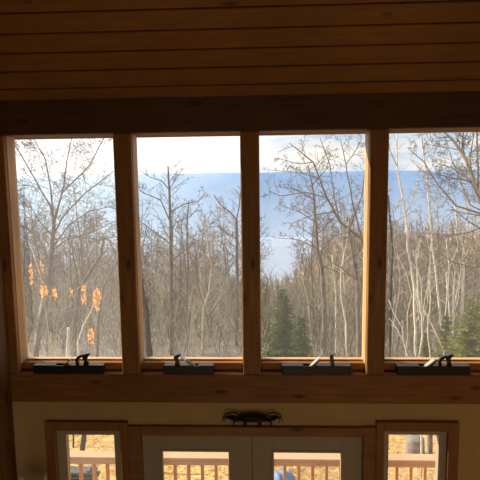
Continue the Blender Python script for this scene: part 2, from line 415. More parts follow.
for k in range(44):
    x=-3.42+.1635*k
    if min(abs(x-p) for p in(-4.6,-2.75,3.05,5.2))<.07: continue
    b=MB(); b.bbox(x-.019,x+.019,-.016,.022,  .06,.95,.003); rb(b,'baluster',M['bal'])

# ------------------------------------------------------------------ land
def gz(x,y):
    z=-.55
    if y>2.5: z-=.19*(min(y,70)-2.5)
    if y>70: z-=.42*(min(y,190)-70)
    z+=.10*math.sin(x*.7+y*.45)+.07*math.sin(x*1.9-y*1.1) if y>3 else 0
    return z
def gridmesh(xs,ys,fz):
    b=MB(); n=len(xs); b.add([(x,y,fz(x,y)) for y in ys for x in xs],[(j*n+i,j*n+i+1,(j+1)*n+i+1,(j+1)*n+i) for j in range(len(ys)-1) for i in range(n-1)],True); return b
xs=[-140+280*i/140 for i in range(141)]
xs=[math.copysign(abs(x/140)**1.8*140,x) for x in xs]
ys=[-.3+ (190.3)*(j/150)**2.2 for j in range(151)]
m,nt,out=newmat('forest_floor')
v=coords(nt); n1=noise(nt,v,5.5,6,.75); n2=noise(nt,v,.6,3)
col=ramp(nt,n1,[(.32,(.11,.06,.022)),(.48,(.44,.27,.085)),(.66,(.72,.50,.19))])
col=mixc(nt,ramp(nt,n2,[(.4,(0,0,0)),(.7,(.6,.6,.6))]),col,(.40,.31,.20))
# farther down the slope the litter is greyer
sep=nt.nodes.new('ShaderNodeSeparateXYZ'); L(nt,v,sep.inputs[0])
mr=nt.nodes.new('ShaderNodeMapRange'); mr.inputs[1].default_value=5; mr.inputs[2].default_value=15; L(nt,sep.outputs['Y'],mr.inputs[0])
col=mixc(nt,mr.outputs[0],col,ramp(nt,n1,[(.3,(.13,.11,.085)),(.65,(.34,.295,.24))]))
bsdf(nt,out,col,.95,.05,bump=n1,bs=.8)
struct(gridmesh(xs,ys,gz).build('ground',m),'slope of tan fallen leaves running down behind the railing','ground')

def ridge(x,base,amp,seed,fr):
    return base+amp*(.6*math.sin(x*fr+seed)+.3*math.sin(x*fr*2.7+seed*2.1)+.15*math.sin(x*fr*6.1+seed*.7)+.06*math.sin(x*fr*15+seed))
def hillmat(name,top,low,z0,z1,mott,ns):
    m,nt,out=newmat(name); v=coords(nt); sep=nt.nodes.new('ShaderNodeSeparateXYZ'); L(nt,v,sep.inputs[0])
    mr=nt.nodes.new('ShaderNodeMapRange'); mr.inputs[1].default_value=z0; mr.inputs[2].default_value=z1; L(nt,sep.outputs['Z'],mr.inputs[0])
    c=mixc(nt,mr.outputs[0],low,top)  # haze painted in: paler towards the foot of the hill
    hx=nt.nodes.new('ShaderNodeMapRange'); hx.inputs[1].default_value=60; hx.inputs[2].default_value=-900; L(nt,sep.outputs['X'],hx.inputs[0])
    c=mixc(nt,hx.outputs[0],c,(.54,.69,.82)); n=noise(nt,v,ns,6,.7)  # sunward haze painted as a paler tone towards the left
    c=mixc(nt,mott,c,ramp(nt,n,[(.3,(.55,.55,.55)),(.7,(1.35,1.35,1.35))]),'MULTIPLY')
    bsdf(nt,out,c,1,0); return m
def hill(name,y0,y1,zb,zt,amp,seed,fr,xw,mat,label,bump=0):
    xs=[-xw+2*xw*i/220 for i in range(221)]; ys=[y0+(y1-y0)*j/40 for j in range(41)]
    rr=random.Random(seed)
    ph=[(rr.uniform(.5,1),rr.uniform(0,6)) for _ in range(6)]
    def fz(x,y):
        k=(y-y0)/(y1-y0); s=k*k*(3-2*k)
        z=zb+(ridge(x,zt,amp,seed,fr)-zb)*s
        for i,(a,p) in enumerate(ph): z+=bump*a*math.sin(x*fr*(5+4*i)+p+y*fr*(3+2*i))*min(1,k*3)
        return z
    return struct(gridmesh(xs,ys,fz).build(name,mat),label,'hill')
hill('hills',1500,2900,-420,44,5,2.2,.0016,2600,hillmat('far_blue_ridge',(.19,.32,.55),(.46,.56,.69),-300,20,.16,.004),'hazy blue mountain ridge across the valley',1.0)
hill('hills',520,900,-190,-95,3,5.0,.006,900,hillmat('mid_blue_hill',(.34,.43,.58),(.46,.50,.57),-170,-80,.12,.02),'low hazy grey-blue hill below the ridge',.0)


RIDGE=[(-133.689, -32.244), (-101.873, -32.421), (-50.988, -33.535), (-25.173, -37.819), (-8.061, -42.047), (0.071, -44.572), (9.436, -40.456), (17.506, -31.448), (29.441, -21.784), (40.892, -18.66), (49.548, -17.934), (66.842, -19.679), (86.345, -20.638), (109.516, -20.827)]
def ridgez(x):
    x=x*1.0
    if x<=RIDGE[0][0]: return RIDGE[0][1]
    for (a,za),(c,zc) in zip(RIDGE[:-1],RIDGE[1:]):
        if x<=c: return za+(zc-za)*(x-a)/(c-a)
    return RIDGE[-1][1]
def woodedz(x,y):
    k=(y-110)/90; s=k*k*(3-2*k) if k<1 else 1
    z=-75+(ridgez(x*200/max(y,1))+75)*s
    return z+s*(.9*math.sin(x*.9+y*.3)+.7*math.sin(x*2.3-y*.7)+.5*math.sin(x*5.1+y))
m,nt,out=newmat('wooded_hill'); v=coords(nt,(1,1,.6)); n=noise(nt,v,.55,8,.8)
bsdf(nt,out,ramp(nt,n,[(.35,(.20,.155,.13)),(.5,(.34,.27,.225)),(.66,(.52,.43,.36))]),1,0,bump=n,bs=1)
struct(gridmesh([-160+320*i/320 for i in range(321)],[110+1.5*j for j in range(64)],woodedz).build('hills',m),'pinkish brown wooded hillside rising behind the bare trees','hill')

# ------------------------------------------------------------------ trees
def rvec(r): 
    while 1:
        v=Vector((r.uniform(-1,1),r.uniform(-1,1),r.uniform(-1,1)))
        if .05<v.length<1: return v.normalized()
def strand(r,p,d,length,segs,wob,up):
    pts=[p.copy()]; d=d.normalized()
    for i in range(segs):
        d=(d+rvec(r)*wob+Vector((0,0,up))).normalized(); p=p+d*(length/segs); pts.append(p.copy())
    return pts
def lerp_at(pts,t):
    x=t*(len(pts)-1); i=min(int(x),len(pts)-2); f=x-i
    return pts[i].lerp(pts[i+1],f),(pts[i+1]-pts[i]).normalized()
def sub(b,r,pts,rad0,n,lenf,level,maxl,minr,t0=.2,spread=.9,up=.05,sides=(5,4,3)):
    L0=sum((pts[i+1]-pts[i]).length for i in range(len(pts)-1))
    for k in range(n):
        t=t0+(1-t0)*(k+r.random())/n; t=min(t,.98)
        p,d=lerp_at(pts,t)
        o=rvec(r); o=(o-d*o.dot(d)); 
        if o.length<.05: continue
        nd=(d*(1-spread*.55)+o.normalized()*spread).normalized()
        ln=L0*lenf*(1.15-t*.75)*r.uniform(.6,1.25)
        rr=max(minr,rad0*.5*(1.1-t*.7))
        q=strand(r,p,nd,ln,4 if level<2 else 3,.16,up)
        m=len(q); b.tube(q,[max(minr*.6,rr*(1-.75*i/(m-1))) for i in range(m)],sides[min(level,2)],cap=False)
        if level<maxl: sub(b,r,q,rr,max(3,int(n*.66)),lenf*.98,level+1,maxl,minr,.2,spread,up,sides)
def proto_tree(seed,H,r0,minr,limbs=12,lean=.05,maxl=2,crown=.35,tw=6):
    r=random.Random(seed); tr=MB(); br=MB()
    pts=strand(r,Vector((0,0,-.3)),Vector((r.uniform(-lean,lean),r.uniform(-lean,lean),1)),H,9,.07,.03)
    m=len(pts); rad=[r0*(1-.88*(i/(m-1))**.9) for i in range(m)]
    tr.tube(pts,rad,7)
    for k in range(limbs):
        t=crown+(1-crown)*(k+r.random()*.8)/limbs; t=min(t,.97); p,d=lerp_at(pts,t)
        a=r.random()*2*PI; el=r.uniform(.45,1.1)
        nd=Vector((math.cos(a),math.sin(a),el)).normalized()
        ln=H*.34*(1.2-t)*r.uniform(.7,1.2)+.4; rr=max(minr,r0*.45*(1.15-t))
        q=strand(r,p,nd,ln,5,.13,.07); n=len(q)
        br.tube(q,[max(minr*.7,rr*(1-.8*i/(n-1))) for i in range(n)],5,cap=False)
        sub(br,r,q,rr,tw,.5,1,maxl,minr,.25,.85,.06)
    return tr,br
def hero(name,label,barkm,twigm,base,strands,seed,minr=.006,nsub=7,lenf=.36,maxl=2,spread=.85,up=.04,subfrom=1,cat='tree',group=None):
    """strands: list of (points, r0, r1); the first is the trunk"""
    t=tag(empty(name,base),label,cat,group); off=Vector(base); r=random.Random(seed)
    tr=MB(); br=MB()
    for i,(pts,ra,rb_) in enumerate(strands):
        q=[Vector(p)-off for p in pts]
        # smooth + jitter
        fine=[]
        for a,c in zip(q[:-1],q[1:]):
            for k in range(3): fine.append(a.lerp(c,k/3)+ (rvec(r)*(.012*(c-a).length) if k else Vector((0,0,0))))
        fine.append(q[-1]); m=len(fine)
        (tr if i==0 else br).tube(fine,[max(minr*.7,ra+(rb_-ra)*k/(m-1)) for k in range(m)],8 if i==0 else 6,cap=True)
        if nsub: sub(br,r,fine,max(ra*.5,minr),nsub+(4 if i==0 else 0),lenf*(.6 if i==0 else 1),1,maxl,minr,.45 if i==0 else .2,spread,up)
    if len(strands)==1 and nsub<=6:
        n=len(tr.v); tr.v+=br.v; tr.f+=[tuple(i+n for i in f) for f in br.f]; tr.sm+=br.sm; br=MB()
    tr.build('trunk',barkm,t)
    if br.v: br.build('branches',twigm,t)
    return t
HEROES=[
 {'name': 'bare_tree', 'label': 'wide-spreading leafless tree with fanned limbs behind the hazy leftmost window', 'bark': 'barkg', 'twig': 'barkb', 'base': (-7.864, 13.0, -2.454), 'strands': [([(-7.864, 13.0, -2.604), (-7.864, 13.0, -1.977), (-7.614, 13.0, -0.536), (-7.324, 13.0, 0.243), (-7.209, 13.0, 1.015), (-7.075, 13.0, 1.847), (-6.957, 13.0, 2.704)], 0.092, 0.069), ([(-6.957, 13.0, 2.704), (-7.044, 12.971, 3.385), (-7.324, 12.943, 3.894), (-7.816, 12.914, 4.898), (-8.044, 12.886, 5.36)], 0.036, 0.0144), ([(-6.951, 13.0, 2.806), (-7.013, 13.048, 3.888), (-7.176, 13.096, 4.962), (-7.568, 13.143, 5.635)], 0.036, 0.012), ([(-6.957, 13.0, 2.704), (-6.671, 13.339, 4.049), (-6.65, 13.679, 4.91), (-6.556, 14.018, 5.757)], 0.036, 0.012), ([(-6.951, 13.0, 2.806), (-6.611, 12.973, 3.784), (-5.638, 12.945, 4.669), (-5.082, 12.918, 5.576)], 0.036, 0.0144), ([(-6.976, 13.0, 2.362), (-6.67, 13.006, 2.939), (-5.804, 13.013, 3.807), (-4.824, 13.019, 4.494)], 0.036, 0.0156), ([(-6.995, 13.0, 2.019), (-6.503, 13.07, 2.659), (-5.742, 13.14, 3.159), (-4.858, 13.21, 3.349)], 0.0312, 0.012), ([(-7.04, 13.0, 1.847), (-6.471, 12.748, 2.216), (-5.489, 12.495, 2.503), (-4.536, 12.243, 2.91)], 0.0264, 0.012), ([(-7.168, 13.0, 1.432), (-7.476, 13.01, 2.194), (-7.872, 13.019, 2.608), (-8.215, 13.029, 2.747)], 0.024, 0.012), ([(-7.045, 13.0, 2.363), (-7.481, 13.104, 2.803), (-7.841, 13.208, 3.382), (-8.277, 13.312, 3.898)], 0.024, 0.0096), ([(-7.02, 13.0, 2.191), (-6.339, 13.234, 2.297), (-5.549, 13.469, 2.124), (-4.903, 13.703, 2.233)], 0.024, 0.0096)], 'seed': 18, 'kw': {'nsub': 13, 'lenf': 0.44, 'minr': 0.0065, 'maxl': 3, 'up': 0.06}},
 {'name': 'bare_tree', 'label': 'grey trunk bending right in the middle of the hazy leftmost window', 'bark': 'barkg', 'twig': 'barkg', 'base': (-7.324, 15.0, -2.766), 'strands': [([(-7.324, 15.0, -2.916), (-7.142, 15.0, -1.088), (-6.949, 15.0, 0.016), (-6.403, 15.0, 0.833), (-6.03, 15.0, 1.371), (-5.885, 15.0, 2.022)], 0.1028, 0.0428), ([(-6.91, 15.0, 0.016), (-6.943, 14.618, 1.169), (-6.831, 14.235, 2.044)], 0.0335, 0.0134), ([(-6.403, 15.0, 0.833), (-5.831, 15.194, 1.069), (-5.47, 15.387, 1.702)], 0.0268, 0.0107)], 'seed': 25, 'kw': {'nsub': 10, 'lenf': 0.3, 'minr': 0.008}},
 {'name': 'pale_sapling', 'label': 'thin pale leaning stem right of the bent grey trunk', 'bark': 'barkp', 'twig': 'barkp', 'base': (-5.958, 12.0, -2.221), 'strands': [([(-5.958, 12.0, -2.371), (-5.958, 12.0, -1.038), (-5.767, 12.0, -0.532), (-5.478, 12.0, -0.031), (-5.257, 12.0, 0.467)], 0.0301, 0.0151)], 'seed': 32, 'kw': {'nsub': 3, 'lenf': 0.25, 'maxl': 1}},
 {'name': 'tree_stump', 'label': 'short pale broken stump trunk between the two grey trunks', 'bark': 'barkp', 'twig': 'barkp', 'base': (-4.733, 8.0, -1.506), 'strands': [([(-4.733, 8.0, -1.656), (-4.733, 8.0, -0.178), (-4.696, 8.0, 0.281), (-4.668, 8.0, 0.585)], 0.0424, 0.0377)], 'seed': 39, 'kw': {'nsub': 0}},
 {'name': 'bare_tree', 'label': 'slim grey trunk beside the right post of the hazy leftmost window', 'bark': 'barkg', 'twig': 'barkb', 'base': (-6.712, 16.0, -2.994), 'strands': [([(-6.712, 16.0, -3.144), (-6.597, 16.0, -1.449), (-6.284, 16.0, 0.001), (-5.674, 16.0, 0.937)], 0.0631, 0.0271), ([(-6.284, 16.0, 0.001), (-5.917, 15.652, 0.434), (-5.493, 15.304, 1.518)], 0.0226, 0.0113)], 'seed': 46, 'kw': {'nsub': 8, 'lenf': 0.3, 'minr': 0.008}},
 {'name': 'bare_tree', 'label': 'thin grey stem leaning at the left edge of the hazy window', 'bark': 'barkp', 'twig': 'barkb', 'base': (-9.866, 17.0, -3.22), 'strands': [([(-9.866, 17.0, -3.37), (-9.429, 17.0, -1.284), (-9.191, 17.0, -0.194), (-9.545, 17.0, 1.1), (-9.764, 17.0, 1.741)], 0.0428, 0.0198)], 'seed': 53, 'kw': {'nsub': 6, 'lenf': 0.3}},
 {'name': 'bare_tree', 'label': 'tall straight leafless tree standing central-left in the white-sky window', 'bark': 'barkg', 'twig': 'barkb', 'base': (-3.977, 18.0, -3.633), 'strands': [([(-3.977, 18.0, -3.783), (-3.945, 18.0, -1.103), (-3.902, 18.0, 1.134), (-3.872, 18.0, 2.93), (-3.885, 18.0, 3.966), (-3.905, 18.0, 4.779)], 0.0992, 0.0317), ([(-3.867, 18.0, 2.364), (-4.289, 18.094, 3.321), (-5.029, 18.187, 3.631), (-5.267, 18.281, 3.763)], 0.0342, 0.0155), ([(-3.87, 18.0, 3.751), (-4.245, 18.312, 4.142), (-4.836, 18.624, 4.325), (-5.347, 18.936, 4.646)], 0.0279, 0.0124), ([(-3.854, 18.0, 2.8), (-3.338, 17.965, 3.099), (-2.609, 17.93, 3.265), (-2.277, 17.896, 3.648)], 0.0311, 0.014), ([(-3.855, 18.0, 2.014), (-3.654, 18.169, 2.348), (-3.056, 18.338, 2.55), (-2.622, 18.507, 3.065)], 0.0311, 0.014), ([(-3.891, 18.0, 3.751), (-3.66, 18.524, 4.265), (-3.373, 19.049, 4.71)], 0.0233, 0.0109), ([(-3.874, 18.0, 1.355), (-4.566, 18.025, 1.93), (-5.174, 18.049, 2.373)], 0.0311, 0.014), ([(-3.896, 18.0, 0.602), (-3.079, 18.281, 1.268), (-2.435, 18.561, 1.677)], 0.0279, 0.0124)], 'seed': 60, 'kw': {'nsub': 8, 'lenf': 0.42, 'minr': 0.008, 'maxl': 3}},
 {'name': 'bare_tree', 'label': 'forked grey tree at the right edge of the white-sky window', 'bark': 'barkg', 'twig': 'barkb', 'base': (-1.104, 19.0, -3.526), 'strands': [([(-1.104, 19.0, -3.676), (-1.043, 19.0, -1.351), (-1.034, 19.0, 0.975), (-1.038, 19.0, 2.345)], 0.0933, 0.0622), ([(-1.038, 19.0, 2.345), (-1.318, 18.846, 2.72), (-1.661, 18.692, 3.001), (-1.996, 18.539, 3.454)], 0.0357, 0.0162), ([(-1.039, 19.0, 2.255), (-0.872, 19.094, 3.243), (-0.821, 19.187, 3.916)], 0.0357, 0.0162), ([(-1.028, 19.0, 1.434), (-1.503, 18.719, 1.832), (-1.923, 18.437, 2.132)], 0.0292, 0.013)], 'seed': 67, 'kw': {'nsub': 11, 'lenf': 0.4, 'minr': 0.008}},
 {'name': 'bare_tree', 'label': 'thick dark leaning trunk low in the left of the white-sky window', 'bark': 'barkd', 'twig': 'barkg', 'base': (-3.365, 11.0, -2.089), 'strands': [([(-3.365, 11.0, -2.239), (-3.365, 11.0, -1.252), (-3.417, 11.0, -0.525), (-3.436, 11.0, 0.257), (-3.561, 11.0, 1.03), (-3.627, 11.0, 1.734)], 0.1082, 0.0541)], 'seed': 74, 'kw': {'nsub': 4, 'lenf': 0.22}},
 {'name': 'bare_tree', 'label': 'wavy thin tree forking near the middle right of the white-sky window', 'bark': 'barkw', 'twig': 'barkb', 'base': (-2.457, 17.0, -3.271), 'strands': [([(-2.457, 17.0, -3.421), (-2.43, 17.0, -2.171), (-2.366, 17.0, -1.171), (-2.142, 17.0, -0.569), (-1.993, 17.0, 0.582), (-2.147, 17.0, 1.259), (-2.165, 17.0, 2.43)], 0.0606, 0.0246), ([(-2.366, 17.0, -1.171), (-2.599, 17.288, -0.501), (-2.737, 17.576, 0.663), (-2.878, 17.863, 1.801)], 0.0326, 0.0148), ([(-1.995, 17.0, 0.498), (-1.647, 17.018, 1.253), (-1.466, 17.037, 2.171)], 0.0267, 0.0119)], 'seed': 81, 'kw': {'nsub': 10, 'lenf': 0.3, 'minr': 0.008}},
 {'name': 'bare_tree', 'label': 'straight thin stem between the tall tree and wavy tree', 'bark': 'barkb', 'twig': 'barkb', 'base': (-3.582, 20.0, -3.819), 'strands': [([(-3.582, 20.0, -3.969), (-3.546, 20.0, -2.076), (-3.439, 20.0, 0.275), (-3.442, 20.0, 2.053), (-3.317, 20.0, 3.235)], 0.0649, 0.026)], 'seed': 88, 'kw': {'nsub': 9, 'lenf': 0.3, 'minr': 0.008}},
 {'name': 'bare_tree', 'label': 'tall grey trunk with many fine side twigs behind the spruce window', 'bark': 'barkg', 'twig': 'barkb', 'base': (2.336, 14.0, -2.565), 'strands': [([(2.336, 14.0, -2.715), (2.306, 14.0, -0.314), (2.209, 14.0, 1.067), (2.065, 14.0, 1.642), (2.008, 14.0, 2.602), (1.898, 14.0, 3.76), (1.722, 14.0, 4.628)], 0.0974, 0.0162), ([(2.008, 14.0, 2.602), (1.437, 13.877, 3.003), (0.737, 13.754, 3.261)], 0.0229, 0.0102), ([(2.01, 14.0, 2.177), (2.448, 13.627, 2.664), (2.893, 13.255, 3.262)], 0.0229, 0.0102), ([(2.047, 14.0, 1.713), (1.484, 14.483, 1.946), (0.627, 14.966, 1.972)], 0.0229, 0.0089), ([(2.191, 14.0, 1.067), (2.816, 14.151, 0.819), (3.702, 14.301, 0.567)], 0.0229, 0.0102), ([(1.935, 14.0, 3.411), (1.378, 14.032, 3.766), (0.54, 14.064, 3.915)], 0.0203, 0.0089), ([(1.863, 14.0, 3.934), (2.375, 14.236, 4.451), (2.612, 14.472, 5.156)], 0.0203, 0.0089)], 'seed': 95, 'kw': {'nsub': 10, 'lenf': 0.42, 'minr': 0.0065, 'maxl': 3}},
 {'name': 'bare_tree', 'label': 'brown limb-heavy tree arching left across the spruce window sky', 'bark': 'barkb', 'twig': 'barkb', 'base': (3.824, 13.0, -2.515), 'strands': [([(3.824, 13.0, -2.665), (3.824, 13.0, -1.957), (3.757, 13.0, 0.066), (3.669, 13.0, 1.363), (3.425, 13.0, 2.139), (2.693, 13.0, 2.713), (2.259, 13.0, 3.512), (1.795, 13.0, 4.696), (1.011, 13.0, 5.322)], 0.0997, 0.0123), ([(2.693, 13.0, 2.713), (2.518, 13.208, 3.569), (2.405, 13.416, 4.602), (2.09, 13.624, 5.516)], 0.0264, 0.012), ([(2.259, 13.0, 3.512), (1.536, 13.011, 3.718), (0.711, 13.022, 3.596), (0.315, 13.033, 3.799)], 0.024, 0.0096), ([(1.96, 13.0, 4.172), (1.279, 13.597, 4.386), (0.405, 14.193, 4.477)], 0.0216, 0.0084), ([(1.795, 13.0, 4.696), (1.373, 13.047, 4.638), (0.586, 13.094, 4.847)], 0.0192, 0.0084), ([(3.425, 13.0, 2.139), (3.141, 13.348, 3.423), (2.984, 13.697, 4.601), (2.825, 14.045, 5.537)], 0.0312, 0.012), ([(3.025, 13.0, 2.51), (3.317, 12.554, 3.58), (3.337, 12.108, 4.704)], 0.0264, 0.012), ([(2.493, 13.0, 3.047), (1.767, 12.993, 2.956), (1.038, 12.986, 2.663)], 0.0216, 0.0096), ([(2.87, 13.0, 4.583), (3.109, 12.567, 5.039), (3.209, 12.135, 5.378)], 0.0168, 0.0096)], 'seed': 102, 'kw': {'nsub': 10, 'lenf': 0.42, 'minr': 0.0065, 'up': -0.01, 'maxl': 3}},
 {'name': 'bare_tree', 'label': 'broad blurred grey trunk beside the sunlit post', 'bark': 'barkg', 'twig': 'barkb', 'base': (3.19, 12.0, -2.31), 'strands': [([(3.19, 12.0, -2.46), (3.19, 12.0, -1.6), (3.157, 12.0, -0.345), (3.092, 12.0, 0.953), (2.923, 12.0, 1.911), (2.789, 12.0, 2.701)], 0.0866, 0.0361), ([(3.092, 12.0, 0.953), (2.55, 11.578, 1.414), (2.126, 11.156, 1.672)], 0.0226, 0.0102)], 'seed': 109, 'kw': {'nsub': 10, 'lenf': 0.3}},
 {'name': 'bare_tree', 'label': 'pale thin trunk right of the tall grey one in the spruce window', 'bark': 'barkp', 'twig': 'barkw', 'base': (3.047, 16.0, -3.058), 'strands': [([(3.047, 16.0, -3.208), (3.033, 16.0, -1.464), (3.002, 16.0, -0.243), (2.853, 16.0, 1.162)], 0.0439, 0.0188)], 'seed': 116, 'kw': {'nsub': 8, 'lenf': 0.3}},
 {'name': 'dead_snag', 'label': 'dead grey snag pole rising over the spruce', 'bark': 'barkd', 'twig': 'barkd', 'base': (0.987, 22.0, -4.324), 'strands': [([(0.987, 22.0, -4.474), (0.987, 22.0, -3.676), (0.965, 22.0, -2.712), (0.891, 22.0, -1.809), (0.919, 22.0, -1.281)], 0.0469, 0.0258)], 'seed': 123, 'kw': {'nsub': 0}},
 {'name': 'dead_snag', 'label': 'short dark dead snag right of the spruce', 'bark': 'barkd', 'twig': 'barkd', 'base': (1.887, 17.0, -3.3), 'strands': [([(1.887, 17.0, -3.45), (1.887, 17.0, -2.827), (1.886, 17.0, -1.958), (1.885, 17.0, -1.311)], 0.0341, 0.0246)], 'seed': 130, 'kw': {'nsub': 0}},
 {'name': 'bare_tree', 'label': 'thin crooked sapling left of the tall grey trunk', 'bark': 'barkw', 'twig': 'barkb', 'base': (2.284, 18.0, -3.539), 'strands': [([(2.284, 18.0, -3.689), (2.235, 18.0, -2.475), (2.1, 18.0, -1.122), (1.75, 18.0, 0.213), (1.577, 18.0, 1.094)], 0.0436, 0.0198)], 'seed': 137, 'kw': {'nsub': 8, 'lenf': 0.36}},
 {'name': 'bare_tree', 'label': 'pale slender trunk, leftmost of the white stems in the rightmost window', 'bark': 'barkp', 'twig': 'barkw', 'base': (5.17, 12.5, -2.383), 'strands': [([(5.17, 12.5, -2.533), (5.17, 12.5, -1.776), (5.085, 12.5, -0.42), (5.024, 12.5, 0.679), (4.893, 12.5, 1.404), (4.803, 12.5, 1.828), (4.753, 12.5, 2.541), (4.603, 12.5, 3.503), (4.391, 12.5, 4.516), (4.369, 12.5, 5.512)], 0.0544, 0.0233), ([(4.391, 12.5, 4.516), (4.035, 11.987, 4.992), (3.841, 11.474, 5.373)], 0.0175, 0.0093), ([(4.603, 12.5, 3.503), (4.332, 12.392, 3.13), (4.088, 12.284, 3.012)], 0.0163, 0.0082), ([(4.679, 12.5, 2.96), (5.121, 13.088, 3.542), (5.412, 13.677, 4.129)], 0.0186, 0.0093)], 'seed': 144, 'kw': {'nsub': 11, 'lenf': 0.2, 'minr': 0.007}},
 {'name': 'pale_sapling', 'label': 'second white stem curving beside the leftmost pale trunk', 'bark': 'barkp', 'twig': 'barkp', 'base': (5.095, 12.0, -2.285), 'strands': [([(5.095, 12.0, -2.435), (5.095, 12.0, -1.596), (5.185, 12.0, -0.871), (5.153, 12.0, -0.283), (5.008, 12.0, 0.43), (4.951, 12.0, 1.39), (4.814, 12.0, 1.897)], 0.0376, 0.0188)], 'seed': 151, 'kw': {'nsub': 5, 'lenf': 0.2}},
 {'name': 'pale_sapling', 'label': 'pale diagonal stem leaning left to right below the white trunks', 'bark': 'barkp', 'twig': 'barkp', 'base': (5.763, 11.5, -2.308), 'strands': [([(5.763, 11.5, -2.458), (5.763, 11.5, -1.416), (5.564, 11.5, -0.905), (5.272, 11.5, -0.303), (4.952, 11.5, 0.295), (4.789, 11.5, 0.733)], 0.0316, 0.017)], 'seed': 158, 'kw': {'nsub': 4, 'lenf': 0.2}},
 {'name': 'bare_tree', 'label': 'slim pale tree in the middle of the rightmost window', 'bark': 'barkp', 'twig': 'barkw', 'base': (6.495, 13.5, -2.774), 'strands': [([(6.495, 13.5, -2.924), (6.495, 13.5, -2.132), (6.325, 13.5, -1.126), (6.193, 13.5, -0.202), (6.078, 13.5, 0.746), (5.914, 13.5, 1.682), (5.794, 13.5, 2.88), (5.7, 13.5, 3.791), (5.495, 13.5, 5.155), (5.418, 13.5, 5.582)], 0.0467, 0.022), ([(5.7, 13.5, 3.791), (5.485, 13.721, 4.398), (5.272, 13.942, 4.746)], 0.0173, 0.0086), ([(5.794, 13.5, 2.88), (6.316, 14.095, 3.357), (6.709, 14.689, 4.045)], 0.0198, 0.0099)], 'seed': 165, 'kw': {'nsub': 11, 'lenf': 0.2, 'minr': 0.007}},
 {'name': 'bare_tree', 'label': 'cream trunk with strong upright limbs towards the right in the last window', 'bark': 'barkp', 'twig': 'barkw', 'base': (6.646, 13.0, -2.703), 'strands': [([(6.646, 13.0, -2.853), (6.646, 13.0, -1.953), (6.717, 13.0, -1.149), (6.784, 13.0, -0.286), (6.779, 13.0, 0.737), (6.774, 13.0, 1.745), (6.552, 13.0, 2.478), (6.428, 13.0, 3.236)], 0.0613, 0.032), ([(6.773, 13.0, 1.343), (6.785, 12.42, 2.146), (6.638, 11.84, 2.985)], 0.0312, 0.0168), ([(6.774, 13.0, 1.745), (7.02, 13.369, 2.54), (7.033, 13.739, 3.363), (7.077, 14.108, 4.212)], 0.0264, 0.012)], 'seed': 172, 'kw': {'nsub': 11, 'lenf': 0.24, 'minr': 0.007}},
 {'name': 'pale_sapling', 'label': 'thin wavy cream sapling between slim pale tree and cream trunk', 'bark': 'barkp', 'twig': 'barkw', 'base': (6.89, 14.0, -2.886), 'strands': [([(6.89, 14.0, -3.036), (6.89, 14.0, -2.311), (6.771, 14.0, -0.91), (6.664, 14.0, 0.179), (6.668, 14.0, 1.075), (6.535, 14.0, 1.962)], 0.0367, 0.0169)], 'seed': 179, 'kw': {'nsub': 7, 'lenf': 0.28}},
 {'name': 'bare_tree', 'label': 'big limbed tree arching in from the right edge of the last window', 'bark': 'barkw', 'twig': 'barkb', 'base': (7.166, 11.0, -2.147), 'strands': [([(7.166, 11.0, -2.297), (7.166, 11.0, -1.234), (7.028, 11.0, 0.533), (6.86, 11.0, 1.726), (6.615, 11.0, 2.753), (6.384, 11.0, 3.536), (5.947, 11.0, 4.624), (5.561, 11.0, 5.193), (5.185, 11.0, 5.536)], 0.1218, 0.0298), ([(6.384, 11.0, 3.536), (6.209, 11.321, 4.053), (5.795, 11.642, 4.414), (5.426, 11.964, 4.578)], 0.0254, 0.0106), ([(6.318, 11.0, 3.766), (6.14, 10.638, 4.47), (5.928, 10.276, 5.345)], 0.0318, 0.0169), ([(6.615, 11.0, 2.753), (6.244, 11.26, 2.526), (5.702, 11.519, 2.383), (4.947, 11.779, 2.453)], 0.0275, 0.0106), ([(6.862, 11.0, 1.667), (6.15, 10.647, 1.555), (5.394, 10.294, 1.79), (4.823, 9.941, 2.181)], 0.0275, 0.0106), ([(6.546, 11.0, 3.044), (5.716, 11.01, 3.312), (5.217, 11.02, 3.894), (4.773, 11.03, 4.586), (4.37, 11.04, 4.933)], 0.0339, 0.0106), ([(5.947, 11.0, 4.624), (5.793, 10.933, 5.045), (5.807, 10.865, 5.456)], 0.0212, 0.0127), ([(6.477, 11.0, 3.333), (6.056, 10.638, 3.832), (5.771, 10.277, 4.599), (5.701, 9.915, 5.368)], 0.0275, 0.0127), ([(6.256, 11.0, 3.91), (5.891, 11.248, 4.115), (5.519, 11.495, 4.062), (5.186, 11.743, 4.186)], 0.0191, 0.0085), ([(6.514, 11.0, 3.131), (6.223, 11.284, 3.322), (6.079, 11.568, 3.906), (5.863, 11.852, 4.658), (5.764, 12.136, 5.277)], 0.0233, 0.0095), ([(6.615, 11.0, 2.753), (6.356, 10.664, 3.492), (6.316, 10.328, 4.862)], 0.036, 0.0212)], 'seed': 186, 'kw': {'nsub': 13, 'lenf': 0.4, 'minr': 0.0065, 'maxl': 3}},
 {'name': 'bare_tree', 'label': 'grey shaded trunk against the dark post in the rightmost window', 'bark': 'barkd', 'twig': 'barkb', 'base': (4.723, 14.0, -2.763), 'strands': [([(4.723, 14.0, -2.913), (4.723, 14.0, -2.315), (4.676, 14.0, -0.907), (4.663, 14.0, 0.549), (4.709, 14.0, 1.622), (4.583, 14.0, 2.683), (4.495, 14.0, 3.555)], 0.0731, 0.0325)], 'seed': 193, 'kw': {'nsub': 8, 'lenf': 0.3}},
